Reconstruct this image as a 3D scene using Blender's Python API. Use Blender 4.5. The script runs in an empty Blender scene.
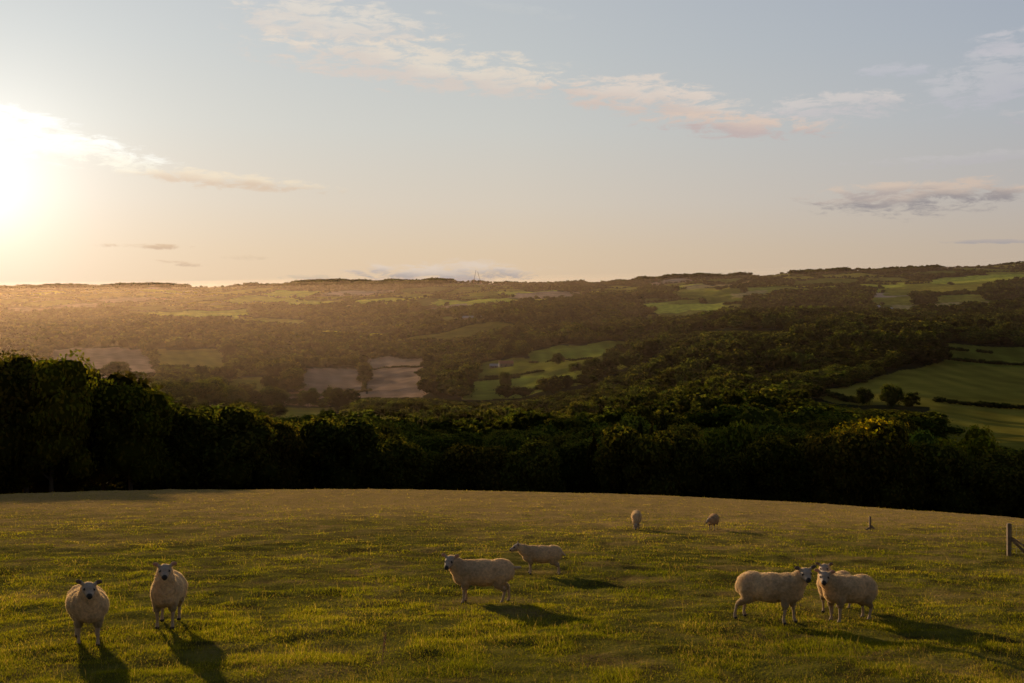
import bpy, bmesh, math, random
import numpy as np
from mathutils import Vector
rng = np.random.default_rng(7)
random.seed(7)
C = bpy.context.scene.collection
F = 995.0      # focal length in pixels of the 1024 wide frame
HR = 288.0     # pixel row of the true horizon
sm = lambda a, b, x: (lambda t: t*t*(3-2*t))(np.clip((x-a)/(b-a), 0, 1))

# ------------------------------------------------------------------ noise
def _hash(ix, iy, s):
    n = (ix.astype(np.int64)*374761393 + iy.astype(np.int64)*668265263 + s*982451653) & 0x7fffffff
    n = ((n ^ (n >> 13))*1274126177) & 0x7fffffff
    return ((n ^ (n >> 16)) & 0xffff)/65535.0
def vnoise(x, y, s=0):
    x = np.asarray(x, float); y = np.asarray(y, float)
    ix = np.floor(x); iy = np.floor(y); fx = x-ix; fy = y-iy
    fx = fx*fx*(3-2*fx); fy = fy*fy*(3-2*fy)
    a = _hash(ix, iy, s); b = _hash(ix+1, iy, s); c = _hash(ix, iy+1, s); d = _hash(ix+1, iy+1, s)
    return (a*(1-fx)+b*fx)*(1-fy)+(c*(1-fx)+d*fx)*fy
def fbm(x, y, s=0, o=4):
    r = 0; a = 0.5
    for k in range(o):
        r = r+a*vnoise(x*2**k+k*17.3, y*2**k-k*9.1, s+k); a *= .5
    return r/(1-.5**o)

# ------------------------------------------------------------------ terrain
COLS = np.array([-300, 0, 170, 340, 512, 640, 770, 900, 1024, 1320], float)
DEPS = np.array([110, 135, 200, 300, 450, 650, 900, 1300, 1800, 2500, 3300, 4200, 5600], float)
ROWS = np.array([
 [506,530,480,447,426,406,389,373,351,328,306,291,290],
 [505,528,480,447,426,406,389,373,345,325,304,289,289],
 [502,524,478,446,425,408,389,368,338,319,303,288.5,288.5],
 [498,528,493,458,438,421,400,372,345,318,298,285.5,287],
 [497,530,496,462,438,421,391,359,330,307,292,283,285.5],
 [500,534,500,461,429,401,370,347,328,306,290,280.5,284],
 [505,540,500,455,419,382,348,323,320,300,284,275,280],
 [512,545,500,455,419,374,337,327,314,297,281,269.5,277],
 [514,542,493,454,424,381,346,328,310,293,276,264.5,273],
 [516,542,493,452,422,381,346,326,308,291,273,261,270]], float)
GP = np.linspace(-500, 1520, 203)                      # fine columns
GL = np.linspace(math.log(100), math.log(9000), 260)   # fine log depth
def _pchip(x, y, xq):
    h = np.diff(x); d = np.diff(y)/h; m = np.zeros(len(x))
    for i in range(1, len(x)-1):
        if d[i-1]*d[i] > 0:
            w1 = 2*h[i]+h[i-1]; w2 = h[i]+2*h[i-1]; m[i] = (w1+w2)/(w1/d[i-1]+w2/d[i])
    m[0] = d[0]; m[-1] = d[-1]
    xq = np.clip(xq, x[0], x[-1]); k = np.clip(np.searchsorted(x, xq)-1, 0, len(x)-2)
    t = (xq-x[k])/h[k]
    return (2*t**3-3*t**2+1)*y[k]+(t**3-2*t**2+t)*h[k]*m[k]+(-2*t**3+3*t**2)*y[k+1]+(t**3-t**2)*h[k]*m[k+1]
_t = np.array([_pchip(np.log(DEPS), r, GL) for r in ROWS])
TAB = np.array([_pchip(COLS, _t[:, j], GP) for j in range(len(GL))]).T      # [col, dep] pixel rows
TABZ = -(TAB-HR)/F*np.exp(GL)[None, :]
def hfield(x, y):
    """the pasture: a slope falling away from the camera and rolling over at about 80 m"""
    yy = np.maximum(y, -60)
    g = .002*np.maximum(yy-68, 0)**2
    w = sm(10, 70, np.abs(yy))
    z = -(2.5+.168*yy+g+(.00060+.00018*sm(-10, 50, x)+.0007*sm(15, 60, -x-16))*np.clip(x+16, -90, 90)**2*w)
    z = z+.10*(fbm(x/9., y/9., 3, 3)-.5)*2+.055*(fbm(x/1.6, y/1.8, 5, 3)-.5)*2+.045*(fbm(x/.55, y/.5, 6, 2)-.5)*2
    return z
def H(x, y):
    x = np.asarray(x, float); y = np.asarray(y, float)
    zf = hfield(x, y)
    r = np.hypot(x, y); az = np.arctan2(x, y)
    azc = np.clip(az, -.80, .80)
    p = 512+F*np.tan(azc); dep = np.maximum(r*np.cos(azc), 100)
    ci = np.clip((p-GP[0])/(GP[1]-GP[0]), 0, len(GP)-1.001); di = np.clip((np.log(dep)-GL[0])/(GL[1]-GL[0]), 0, len(GL)-1.001)
    c0 = ci.astype(int); d0 = di.astype(int); fc = ci-c0; fd = di-d0
    zt = (TABZ[c0, d0]*(1-fd)+TABZ[c0, d0+1]*fd)*(1-fc)+(TABZ[c0+1, d0]*(1-fd)+TABZ[c0+1, d0+1]*fd)*fc
    zt = zt+sm(200, 500, r)*(fbm((x-y*.45)/62., (y+x*.45)/120., 12, 3)-.5)*14*(1-.85*sm(.27, .40, x/np.maximum(y, 1)))+sm(900, 2200, r)*(1-sm(3500, 4200, r))*(fbm(x/380., y/420., 11, 4)-.5)*44+sm(3300, 4200, r)*(fbm(x/240., y/900., 15, 3)-.5)*34
    z = zf*(1-sm(105, 140, r))+zt*sm(105, 140, r)
    back = sm(1.0, 1.7, np.abs(az))*sm(90, 250, r)
    return z*(1-back)+(-6+.01*r)*back
def Hs(x, y): return float(H(np.array([x]), np.array([y]))[0])
def ground_at(px, row, y0=6, y1=95):
    """where the line of sight through a pixel meets the ground, between two depths"""
    v = (row-HR)/F; u = (px-512)/F
    ys = np.linspace(y0, y1, 6000); zs = H(ys*u, ys)
    d = -v*ys-zs
    k = np.argmax(d < 0)
    y = ys[k]
    return Vector((u*y, y, zs[k]))
def world_xy(px, dep): return ((px-512)/F*dep, dep)

# ------------------------------------------------------------------ object helpers
def tag(o, label=None, cat=None, group=None, kind=None):
    if label: o['label'] = label
    if cat: o['category'] = cat
    if group: o['group'] = group
    if kind: o['kind'] = kind
    return o
def empty(name, loc, rz=0):
    o = bpy.data.objects.new(name, None); C.objects.link(o); o.location = loc; o.rotation_euler = (0, 0, rz); o.empty_display_size = .3
    return o
def link(name, me, mat=None, parent=None):
    if mat is not None and not me.materials: me.materials.append(mat)
    o = bpy.data.objects.new(name, me); C.objects.link(o)
    if parent: o.parent = parent
    return o
def np_mesh(name, v, f, col=None, smooth=False, k=3):
    """v (n,3), f (m,k) -> mesh, col = per vertex colour"""
    me = bpy.data.meshes.new(name)
    v = np.ascontiguousarray(v, dtype=np.float32); f = np.ascontiguousarray(f, dtype=np.int32)
    me.vertices.add(len(v)); me.vertices.foreach_set('co', v.ravel())
    me.loops.add(f.size); me.loops.foreach_set('vertex_index', f.ravel())
    me.polygons.add(len(f)); me.polygons.foreach_set('loop_start', np.arange(0, f.size, f.shape[1], dtype=np.int32))
    me.update(calc_edges=True)
    me.polygons.foreach_set('use_smooth', np.full(len(f), smooth))
    if col is not None:
        a = me.color_attributes.new('Col', 'FLOAT_COLOR', 'POINT')
        c = np.ones((len(v), 4), np.float32); c[:, :3] = col; a.data.foreach_set('color', c.ravel())
    me.validate()
    return me

# ------------------------------------------------------------------ node helpers
class NT:
    def __init__(s, tree): s.t = tree; s.n = tree.nodes; s.l = tree.links
    def new(s, typ, **kw):
        n = s.n.new(typ)
        for k, v in kw.items(): setattr(n, k, v)
        return n
    def con(s, a, b): s.l.new(a, b)
    def _in(s, sock, v):
        if isinstance(v, (int, float)): sock.default_value = v
        elif isinstance(v, (tuple, list)): sock.default_value = tuple(v) if len(v) == len(sock.default_value) else tuple(v)+(1,)
        else: s.l.new(v, sock)
    def m(s, op, a, b=None, c=None, clamp=False):
        n = s.new('ShaderNodeMath', operation=op, use_clamp=clamp)
        s._in(n.inputs[0], a)
        if b is not None: s._in(n.inputs[1], b)
        if c is not None: s._in(n.inputs[2], c)
        return n.outputs[0]
    def mix(s, f, a, b, typ='MIX'):
        n = s.new('ShaderNodeMix', data_type='RGBA', blend_type=typ)
        s._in(n.inputs[0], f); s._in(n.inputs[6], a); s._in(n.inputs[7], b)
        return n.outputs[2]
    def noise(s, vec, scale, detail=4, rough=.55, dist=0):
        n = s.new('ShaderNodeTexNoise'); n.inputs['Scale'].default_value = scale; n.inputs['Detail'].default_value = detail
        n.inputs['Roughness'].default_value = rough; n.inputs['Distortion'].default_value = dist
        if vec is not None: s.con(vec, n.inputs['Vector'])
        return n.outputs[0]
    def ramp(s, f, stops, interp='LINEAR'):
        n = s.new('ShaderNodeValToRGB'); n.color_ramp.interpolation = interp
        e = n.color_ramp.elements
        while len(e) < len(stops): e.new(.5)
        for i, (p, c) in enumerate(stops):
            e[i].position = p; e[i].color = tuple(c)+(1,) if len(c) == 3 else c
        s.con(f, n.inputs[0]); return n.outputs[0]
    def rangemap(s, v, a, b, c=0, d=1):
        n = s.new('ShaderNodeMapRange'); s._in(n.inputs[0], v)
        for i, q in enumerate((a, b, c, d)): n.inputs[i+1].default_value = q
        n.interpolation_type = 'SMOOTHSTEP'
        return n.outputs[0]
def mat(name):
    m = bpy.data.materials.new(name); m.use_nodes = True; m.node_tree.nodes.clear()
    nt = NT(m.node_tree); nt.out = nt.new('ShaderNodeOutputMaterial'); return m, nt
def leafy(nt, col, transl=.4, rough=.6, tcol=None, spec=.04):
    """diffuse + light coming through the leaf"""
    d = nt.new('ShaderNodeBsdfDiffuse'); t = nt.new('ShaderNodeBsdfTranslucent'); mx = nt.new('ShaderNodeMixShader'); mx.inputs[0].default_value = transl
    nt.con(col, d.inputs[0]); nt.con(tcol if tcol is not None else col, t.inputs[0])
    nt.con(d.outputs[0], mx.inputs[1]); nt.con(t.outputs[0], mx.inputs[2])
    nt.con(mx.outputs[0], nt.out.inputs[0])
def attr(nt, name='Col'):
    a = nt.new('ShaderNodeAttribute'); a.attribute_name = name; return a.outputs['Color']

# foliage for single trees (variation by object) and for the masses (variation in the mesh colour)
def m_foliage(name, single):
    m, nt = mat(name)
    c = attr(nt)
    tc = nt.new('ShaderNodeTexCoord').outputs['Object']
    if single:
        oi = nt.new('ShaderNodeObjectInfo')
        c = nt.mix(1.0, c, oi.outputs['Color'], 'MULTIPLY')
    n = nt.noise(tc, .9 if single else .35, 3)
    c = nt.mix(nt.m('MULTIPLY', n, .9), c, nt.mix(1.0, c, (.45, .45, .45, 1), 'MULTIPLY'))
    t = nt.mix(1.0, c, (1.75, 1.75, .7, 1), 'MULTIPLY')
    leafy(nt, c, .42, tcol=t)
    return m
M_leaf = m_foliage('leaf_foliage', True)
M_mass = m_foliage('woodland_foliage', False)
m, nt = mat('bark')
n = nt.noise(nt.new('ShaderNodeTexCoord').outputs['Object'], 3, 5)
p = nt.new('ShaderNodeBsdfPrincipled'); p.inputs['Roughness'].default_value = .95
nt.con(nt.ramp(n, [(.3, (.03, .022, .015)), (.7, (.10, .075, .05))]), p.inputs['Base Color']); nt.con(p.outputs[0], nt.out.inputs[0])
M_bark = m

# ------------------------------------------------------------------ the land: field parcels
def px_poly(pts):
    """corner list of a parcel: (image column, depth in metres) -> world x, y"""
    return [world_xy(p, d) for p, d in pts]
def inpoly(x, y, poly):
    r = np.zeros(x.shape, bool); n = len(poly)
    for i in range(n):
        x1, y1 = poly[i]; x2, y2 = poly[(i+1) % n]
        c = (y1 > y) != (y2 > y)
        with np.errstate(divide='ignore', invalid='ignore'):
            r ^= c & (x < (x2-x1)*(y-y1)/(y2-y1+1e-12)+x1)
    return r
def dep_of(px, row, lo=110, hi=4200):
    """depth at which a terrain row is reached in that column (first from near)"""
    ys = np.exp(np.linspace(math.log(lo), math.log(hi), 900)); u = (px-512)/F
    rr = HR-H(ys*u, ys)/ys*F
    env = np.minimum.accumulate(rr)
    k = np.argmax(env <= row) if (env <= row).any() else len(ys)-1
    return float(ys[k])
def P(*pts, lo=140): return px_poly([(p, dep_of(p, r, lo)) for p, r in pts])
GREEN = (.19, .18, .03); GREEN2 = (.16, .155, .022); OLIVE = (.23, .19, .03); STRAW = (.34, .25, .10); TAN = (.32, .22, .15); MAUVE = (.35, .23, .155); BRIGHT = (.40, .38, .05); DARKG = (.11, .115, .022); MIDG = (.27, .27, .04)
FIELDS = [
 (P((46, 349), (50, 382), (176, 382), (144, 351)), MAUVE),
 (P((150, 349), (170, 376), (232, 376), (222, 350)), OLIVE),
 (P((232, 378), (228, 392), (285, 392), (292, 378)), GREEN),
 (P((190, 404), (190, 420), (335, 420), (335, 407)), GREEN),
 (P((228, 394), (240, 403), (330, 406), (300, 392)), MAUVE),
 (P((303, 369), (296, 404), (367, 399), (362, 369)), MAUVE),
 (P((367, 367), (367, 399), (426, 399), (426, 367)), MAUVE),
 (P((362, 358), (362, 368), (424, 368), (430, 358)), TAN),
 (P((478, 364), (474, 385), (560, 379), (600, 373), (590, 361), (545, 359)), GREEN),
 (P((466, 382), (462, 400), (520, 398), (590, 384), (596, 372), (530, 376)), MIDG),
 (P((524, 352), (530, 362), (590, 362), (628, 350), (628, 342)), MIDG),
 (P((590, 362), (590, 374), (632, 366), (634, 350)), GREEN2),
 (P((800, 396), (860, 406), (940, 408), (1100, 412), (1100, 366), (945, 361), (880, 378), (850, 386)), OLIVE),
 (P((943, 363), (943, 343), (1100, 346), (1100, 368)), GREEN2),
 (P((928, 406), (950, 450), (1100, 452), (1100, 408)), OLIVE),
 (P((150, 312), (150, 319), (250, 318), (250, 309)), BRIGHT),
 (P((230, 319), (230, 326), (310, 326), (305, 320)), GREEN),
 (P((282, 302), (284, 306), (335, 305), (333, 301)), BRIGHT),
 (P((440, 300), (430, 305), (520, 305), (515, 300)), BRIGHT),
 (P((500, 291), (500, 295), (560, 294), (560, 290)), BRIGHT),
 (P((520, 293), (505, 298), (575, 298), (580, 292)), TAN),
 (P((400, 293), (400, 297), (500, 297), (500, 292)), GREEN),
 (P((640, 303), (640, 311), (728, 311), (725, 303)), BRIGHT),
 (P((683, 286), (685, 290), (752, 287), (752, 281)), STRAW),
 (P((670, 291), (670, 300), (740, 298), (742, 289)), GREEN2),
 (P((730, 293), (735, 299), (765, 297), (765, 290)), STRAW),
 (P((876, 285), (878, 289), (905, 288), (905, 283)), BRIGHT),
 (P((925, 280), (930, 284), (1030, 280), (1030, 275)), BRIGHT),
 (P((885, 289), (885, 296), (930, 295), (985, 290), (1010, 282), (930, 285)), OLIVE),
 (P((930, 297), (930, 303), (985, 304), (985, 296)), OLIVE),
 (P((868, 297), (868, 306), (915, 305), (915, 296)), OLIVE),
 (P((890, 305), (890, 314), (1100, 311), (1100, 303)), STRAW),
]
def cells(x, y, size=230.):
    """jittered parcels on the far slopes: id, distance to the parcel's edge"""
    gx = x/size+.35*y/size*0; gy = y/(size*.9)
    ix = np.floor(gx); iy = np.floor(gy)
    d1 = np.full(x.shape, 9e9); d2 = np.full(x.shape, 9e9); cid = np.zeros(x.shape, np.int64)
    for a in (-1, 0, 1):
        for b in (-1, 0, 1):
            cx = ix+a; cy = iy+b
            px = cx+.15+.7*_hash(cx, cy, 91); py = cy+.15+.7*_hash(cx, cy, 92)
            d = np.hypot(gx-px, gy-py)
            i_ = (cx.astype(np.int64)*7919+cy.astype(np.int64)*104729)
            near = d < d1
            d2 = np.where(near, d1, np.minimum(d2, d)); cid = np.where(near, i_, cid); d1 = np.where(near, d, d1)
    return cid, (d2-d1)*size*.5
def rowcol(x, y):
    yy = np.maximum(y, 1)
    return 512+F*x/yy, HR-H(x, y)/yy*F
SKYWOOD = [px_poly([(285, 3750), (300, 4150), (448, 4150), (452, 3900), (380, 3700)]), px_poly([(630, 3850), (640, 4150), (748, 4150), (745, 3950)]),
           px_poly([(788, 3800), (800, 4100), (850, 4120), (850, 3850)]), px_poly([(0, 3900), (-150, 4150), (60, 4150), (60, 4000)]), px_poly([(100, 3950), (100, 4150), (190, 4150), (190, 4000)])]
FARWOOD = [P((430, 316), (490, 320), (600, 318), (660, 313), (640, 301), (600, 296), (540, 303), (470, 309)),
           P((740, 312), (742, 302), (775, 293), (870, 292), (872, 312)),
           P((915, 305), (915, 292), (935, 292), (936, 305)), P((975, 300), (990, 286), (1060, 284), (1060, 302)), P((240, 308), (240, 322), (330, 330), (440, 330), (420, 306), (340, 307)),
           P((640, 290), (630, 298), (670, 300), (680, 291)), P((-100, 330), (0, 316), (70, 311), (200, 322), (240, 330), (240, 345), (-100, 350))]
CLEAR = [P((945, 341), (930, 318), (1100, 318), (1100, 341))]
def land(x, y):
    """woodland mask, hedge mask, base colour"""
    px, row = rowcol(x, y); X0, Y0 = x, y
    cid, ed = cells(x, y)
    h1 = _hash(cid, cid*3+1, 5); h2 = _hash(cid, cid*5+2, 6)
    pal = np.array([GREEN, GREEN2, OLIVE, BRIGHT, DARKG, TAN, OLIVE, GREEN2, DARKG])
    col = pal[(h2*len(pal)*.999).astype(int)]*(.75+.5*h1[..., None])
    far = sm(1750, 2400, y+250*(fbm(x/500, y/500, 33)-.5))
    wood = h1 > (.10+.83*far)
    blob = fbm(x/170., y/260., 21, 4)
    wood |= (blob > .62+.14*far) & (y > 600)
    x = X0+(fbm(X0/35, Y0/35, 61, 3)-.5)*np.clip(Y0-900, 350, 2500)*.022; y = Y0+(fbm(X0/35+9, Y0/35, 62, 3)-.5)*np.clip(Y0-900, 350, 2500)*.036
    for w in FARWOOD+SKYWOOD: wood |= inpoly(x, y, w)
    near = y < 1500
    wood |= near & (y > 100)
    # right hand side beyond the wooded spur: belt of trees, then open pasture hill
    open_r = (px > 870) & (y > 1900)
    wood &= ~(open_r & (h1 < .85) & (blob < .6))
    for w in FARWOOD: wood |= inpoly(x, y, w)
    wood |= (y > 1050) & (y < 1900) & (px > 560)
    fm = np.zeros(x.shape, bool)
    for poly, c in FIELDS:
        k = inpoly(x, y, poly); fm |= k
        (ax_, ay_), (bx_, by_) = poly[0], poly[1]; L_ = math.hypot(bx_-ax_, by_-ay_)
        st_ = ((x[k]-ax_)*(by_-ay_)-(y[k]-ay_)*(bx_-ax_))/L_; wv = 3*fbm(x[k]/60, y[k]/60, 55)
        col[k] = np.array(c)*(.93+.10*np.sin((st_+wv)*2*np.pi/21))[:, None]*(.8+.4*fbm(x[k]/45, y[k]/70, 56, 3))[:, None]
    wood &= ~fm
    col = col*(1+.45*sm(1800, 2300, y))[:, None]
    hedge = (ed < 6.5) & ~fm & ~wood & (y > 1500)
    return wood, hedge, col, fm

# ------------------------------------------------------------------ ground sheet (one polar sheet round the camera, out past the skyline)
def build_ground():
    az = np.concatenate([np.linspace(-180, -40, 60, endpoint=False), np.linspace(-40, 40, 821), np.linspace(40, 180, 61)[1:-1]])
    az = np.radians(az)
    r = np.concatenate([[.05, .5, 1.2, 2.2, 3.5, 5], np.exp(np.linspace(math.log(6), math.log(4300), 1000)), [4450, 4700, 5200, 6000, 7500, 10000, 14000]])
    A, R = np.meshgrid(az, r)
    x = R*np.sin(A); y = R*np.cos(A)
    z = H(x, y)
    z = z-sm(4300, 14000, R)*120
    nr, na = R.shape
    v = np.stack([x, y, z], -1).reshape(-1, 3)
    i = np.arange(nr-1)[:, None]; j = np.arange(na)[None, :]; j2 = (j+1) % na
    f = np.stack([i*na+j+0*j, i*na+j2, (i+1)*na+j2, (i+1)*na+j+0*j], -1).reshape(-1, 4)[:, ::-1]
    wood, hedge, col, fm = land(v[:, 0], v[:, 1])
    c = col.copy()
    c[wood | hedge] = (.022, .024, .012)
    nv = fbm(v[:, 0]/60, v[:, 1]/60, 44, 4)
    c = c*(.75+.5*nv[:, None])
    # the pasture itself
    rr = np.hypot(v[:, 0], v[:, 1])
    meadow = (1-sm(120, 128, rr)) if True else 0
    back = (v[:, 1] < 100)
    meadow = np.where(back, 1, meadow)
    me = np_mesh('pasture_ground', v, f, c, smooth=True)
    a = me.attributes.new('meadow', 'FLOAT', 'POINT'); a.data.foreach_set('value', meadow.astype(np.float32))
    m, nt = mat('pasture_and_fields')
    pos = nt.new('ShaderNodeNewGeometry').outputs['Position']
    am = nt.new('ShaderNodeAttribute'); am.attribute_name = 'meadow'
    sep = nt.new('ShaderNodeSeparateXYZ'); nt.con(pos, sep.inputs[0])
    n1 = nt.noise(pos, .16, 5, .6); n2 = nt.noise(pos, 1.4, 4, .6); n3 = nt.noise(pos, 14, 4, .7)
    near = nt.ramp(n2, [(.36, (.022, .028, .004)), (.52, (.08, .092, .011)), (.66, (.16, .15, .025))])
    dry = nt.ramp(n3, [(.30, (.25, .16, .055)), (.7, (.52, .35, .14))])
    # greener close by, drier and browner towards the brow
    edge = nt.m('ADD', sep.outputs[1], nt.m('MULTIPLY', nt.m('SUBTRACT', n1, .5), 40))
    fb = nt.rangemap(edge, 20, 52, .15, .9)
    spot = nt.rangemap(nt.noise(pos, .5, 4, .6), .48, .68, 0, .4)
    fb = nt.m('ADD', fb, spot, clamp=True)
    mc = nt.mix(fb, near, dry)
    c0 = attr(nt)
    c0 = nt.mix(1.0, c0, nt.ramp(nt.noise(pos, .03, 6, .65), [(.3, (.7, .7, .7)), (.7, (1.3, 1.3, 1.3))]), 'MULTIPLY')
    col = nt.mix(am.outputs['Fac'], c0, mc)
    bs = nt.new('ShaderNodeBsdfDiffuse'); nt.con(col, bs.inputs[0])
    # grass stands up and lets the low sun through it
    tr = nt.new('ShaderNodeBsdfTranslucent'); nt.con(nt.mix(1.0, col, (1.5, 1.25, .5, 1), 'MULTIPLY'), tr.inputs[0])
    bmp = nt.new('ShaderNodeBump'); bmp.inputs['Strength'].default_value = .9; bmp.inputs['Distance'].default_value = .12
    hgt = nt.m('ADD', nt.m('MULTIPLY', n2, 1.1), n3)
    nt.con(hgt, bmp.inputs['Height'])
    nt.con(nt.m('MULTIPLY', am.outputs['Fac'], 1.0), bmp.inputs['Strength'])
    nt.con(bmp.outputs[0], bs.inputs['Normal'])
    nt.con(bs.outputs[0], nt.out.inputs[0])
    o = link('ground', me, m); tag(o, 'rolling pasture falling away into a wooded valley of small fields', 'ground', kind='structure')
build_ground()

# ------------------------------------------------------------------ grass
def m_grass():
    m, nt = mat('grass_blades'); c = attr(nt)
    leafy(nt, c, .5, tcol=nt.mix(1.0, c, (1.5, 1.55, .5, 1), 'MULTIPLY')); return m
M_grass = m_grass()
def build_grass(name, n, ymin, ymax, hmul, seed, label):
    g = np.random.default_rng(seed)
    # even cover as the lens sees it: depth from a uniform screen row
    v0 = 2.5/ymax; v1 = 2.5/ymin
    t = g.random(n); y = 2.5/(v0+(v1-v0)*t**.9)
    x = (g.random(n)*2-1)*(y*.62+2.0)
    # gather into tussocks
    tus = fbm(x/.55, y/.8, 71, 3); big = fbm(x/3.2, y/3.2, 75, 3)
    keep = g.random(n) < np.clip((tus-.25)*3.0, .3, 1); x, y, tus, big = x[keep], y[keep], tus[keep], big[keep]; n = len(x)
    z = H(x, y)-.01
    dryp = sm(18, 60, y+14*(fbm(x/7, y/7, 81, 3)-.5)*2)*.55+.10+.35*sm(.5, .7, fbm(x/2.2, y/2.2, 83))
    dry = g.random(n) < dryp*.5
    stem = g.random(n) < .010*(1+y/40)
    h = (.018+.026*g.random(n)+.11*np.clip(tus-.48, 0, 1)+.03*np.clip(big-.5, 0, 1))*hmul
    h = np.where(stem, h*1.9+.05, h)
    w = np.maximum(.0042, y/F*.36)*(.7+.7*g.random(n)); w = np.where(stem, w*.55, w)
    a = g.random(n)*2*np.pi; la = g.random(n)*2*np.pi; lean = h*(.25+.75*g.random(n)); lean = np.where(stem, h*.25, lean)
    dx, dy = np.cos(a), np.sin(a); lx, ly = np.cos(la)*lean, np.sin(la)*lean
    b0 = np.stack([x-dx*w/2, y-dy*w/2, z], -1); b1 = np.stack([x+dx*w/2, y+dy*w/2, z], -1)
    m0 = np.stack([x-dx*w*.4+lx*.35, y-dy*w*.4+ly*.35, z+h*.6], -1); m1 = np.stack([x+dx*w*.4+lx*.35, y+dy*w*.4+ly*.35, z+h*.6], -1)
    tp = np.stack([x+lx, y+ly, z+h*.97], -1)
    v = np.stack([b0, b1, m0, m1, tp], 1).reshape(-1, 3)
    b = (np.arange(n)*5)[:, None]
    f = np.concatenate([b+np.array([[0, 1, 3]]), b+np.array([[0, 3, 2]]), b+np.array([[2, 3, 4]])], 0)
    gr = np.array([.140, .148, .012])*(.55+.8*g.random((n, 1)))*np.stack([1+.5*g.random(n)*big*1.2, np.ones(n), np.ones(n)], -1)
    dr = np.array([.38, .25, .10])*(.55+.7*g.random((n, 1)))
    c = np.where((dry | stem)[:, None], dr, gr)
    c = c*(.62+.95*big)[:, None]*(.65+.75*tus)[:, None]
    fleck = g.random(n) < .006; c[fleck] = np.array([.34, .28, .15])*(.6+.6*g.random((fleck.sum(), 1)))
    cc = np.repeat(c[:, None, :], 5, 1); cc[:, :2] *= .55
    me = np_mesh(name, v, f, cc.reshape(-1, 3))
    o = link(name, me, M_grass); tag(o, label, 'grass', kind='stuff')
build_grass('meadow_grass', 760000, 9.0, 82, 1.0, 3, 'short sheep grazed grass with dry stems covering the pasture')

# ------------------------------------------------------------------ trees
def ico(sub):
    bm = bmesh.new(); bmesh.ops.create_icosphere(bm, subdivisions=sub, radius=1)
    v = np.array([q.co[:] for q in bm.verts]); f = np.array([[q.index for q in t.verts] for t in bm.faces]); bm.free(); return v, f
ICO = {s: ico(s) for s in (1, 2, 3)}
def tube_np(path, rad, n=7):
    """tapered tube along points"""
    path = [Vector(p) for p in path]; vs = []; fs = []
    for i, p in enumerate(path):
        d = (path[min(i+1, len(path)-1)]-path[max(i-1, 0)]).normalized()
        a = d.orthogonal().normalized(); b = d.cross(a)
        for k in range(n):
            t = 2*math.pi*k/n; vs.append(p+(a*math.cos(t)+b*math.sin(t))*rad[i])
    for i in range(len(path)-1):
        for k in range(n):
            k2 = (k+1) % n; a_, b_, c_, d_ = i*n+k, i*n+k2, (i+1)*n+k2, (i+1)*n+k
            fs += [(a_, b_, c_), (a_, c_, d_)]
    return np.array([v[:] for v in vs]), np.array(fs)
def merge(parts):
    V = []; Fc = []; o = 0; Cc = []
    for p in parts:
        V.append(p[0]); Fc.append(p[1]+o); o += len(p[0])
        if len(p) > 2: Cc.append(p[2])
    return np.concatenate(V), np.concatenate(Fc), (np.concatenate(Cc) if Cc else None)
def lobes(g, kind, n):
    """unit tree: height 1, crown lobes as (centre, radii)"""
    L = []
    if kind == 'conifer':
        for i in range(n):
            t = i/(n-1); z = .16+.80*t; r = .24*(1-t)**.85+.012
            a = g.random()*6.28
            L.append(((math.cos(a)*r*.3, math.sin(a)*r*.3, z), (r*(.8+.3*g.random()), r*(.8+.3*g.random()), .06+.03*g.random())))
        return L
    if kind == 'dome':
        L.append(((0, 0, .56), (.43, .43, .40)))
        for i in range(n):
            a = i*2.4+g.random(); t = (i+.5)/n; z = .45+.42*t; rr = .34*math.sqrt(max(0, 1-((z-.5)/.48)**2)); s = .13+.06*g.random()
            L.append(((math.cos(a)*rr, math.sin(a)*rr, z), (s*1.2, s*1.2, s)))
        return L
    wide = .34 if kind == 'broad' else .24
    L.append(((.03*g.normal(), .03*g.normal(), .55), (wide*.78, wide*.78, .31)))
    for i in range(n):
        a = i*2.4+g.random()*.9; t = (i+.5)/n; z = .26+.62*t+.06*(g.random()-.5)
        rr = wide*(1.05 if z < .6 else 1.05-1.5*(z-.6))*(.62+.4*g.random())
        s = .085+.11*g.random(); rr *= .8+.4*g.random()
        L.append(((math.cos(a)*rr, math.sin(a)*rr, z+.05*(g.random()-.5)), (s*1.15, s*1.15, s*.85)))
    return L
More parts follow.
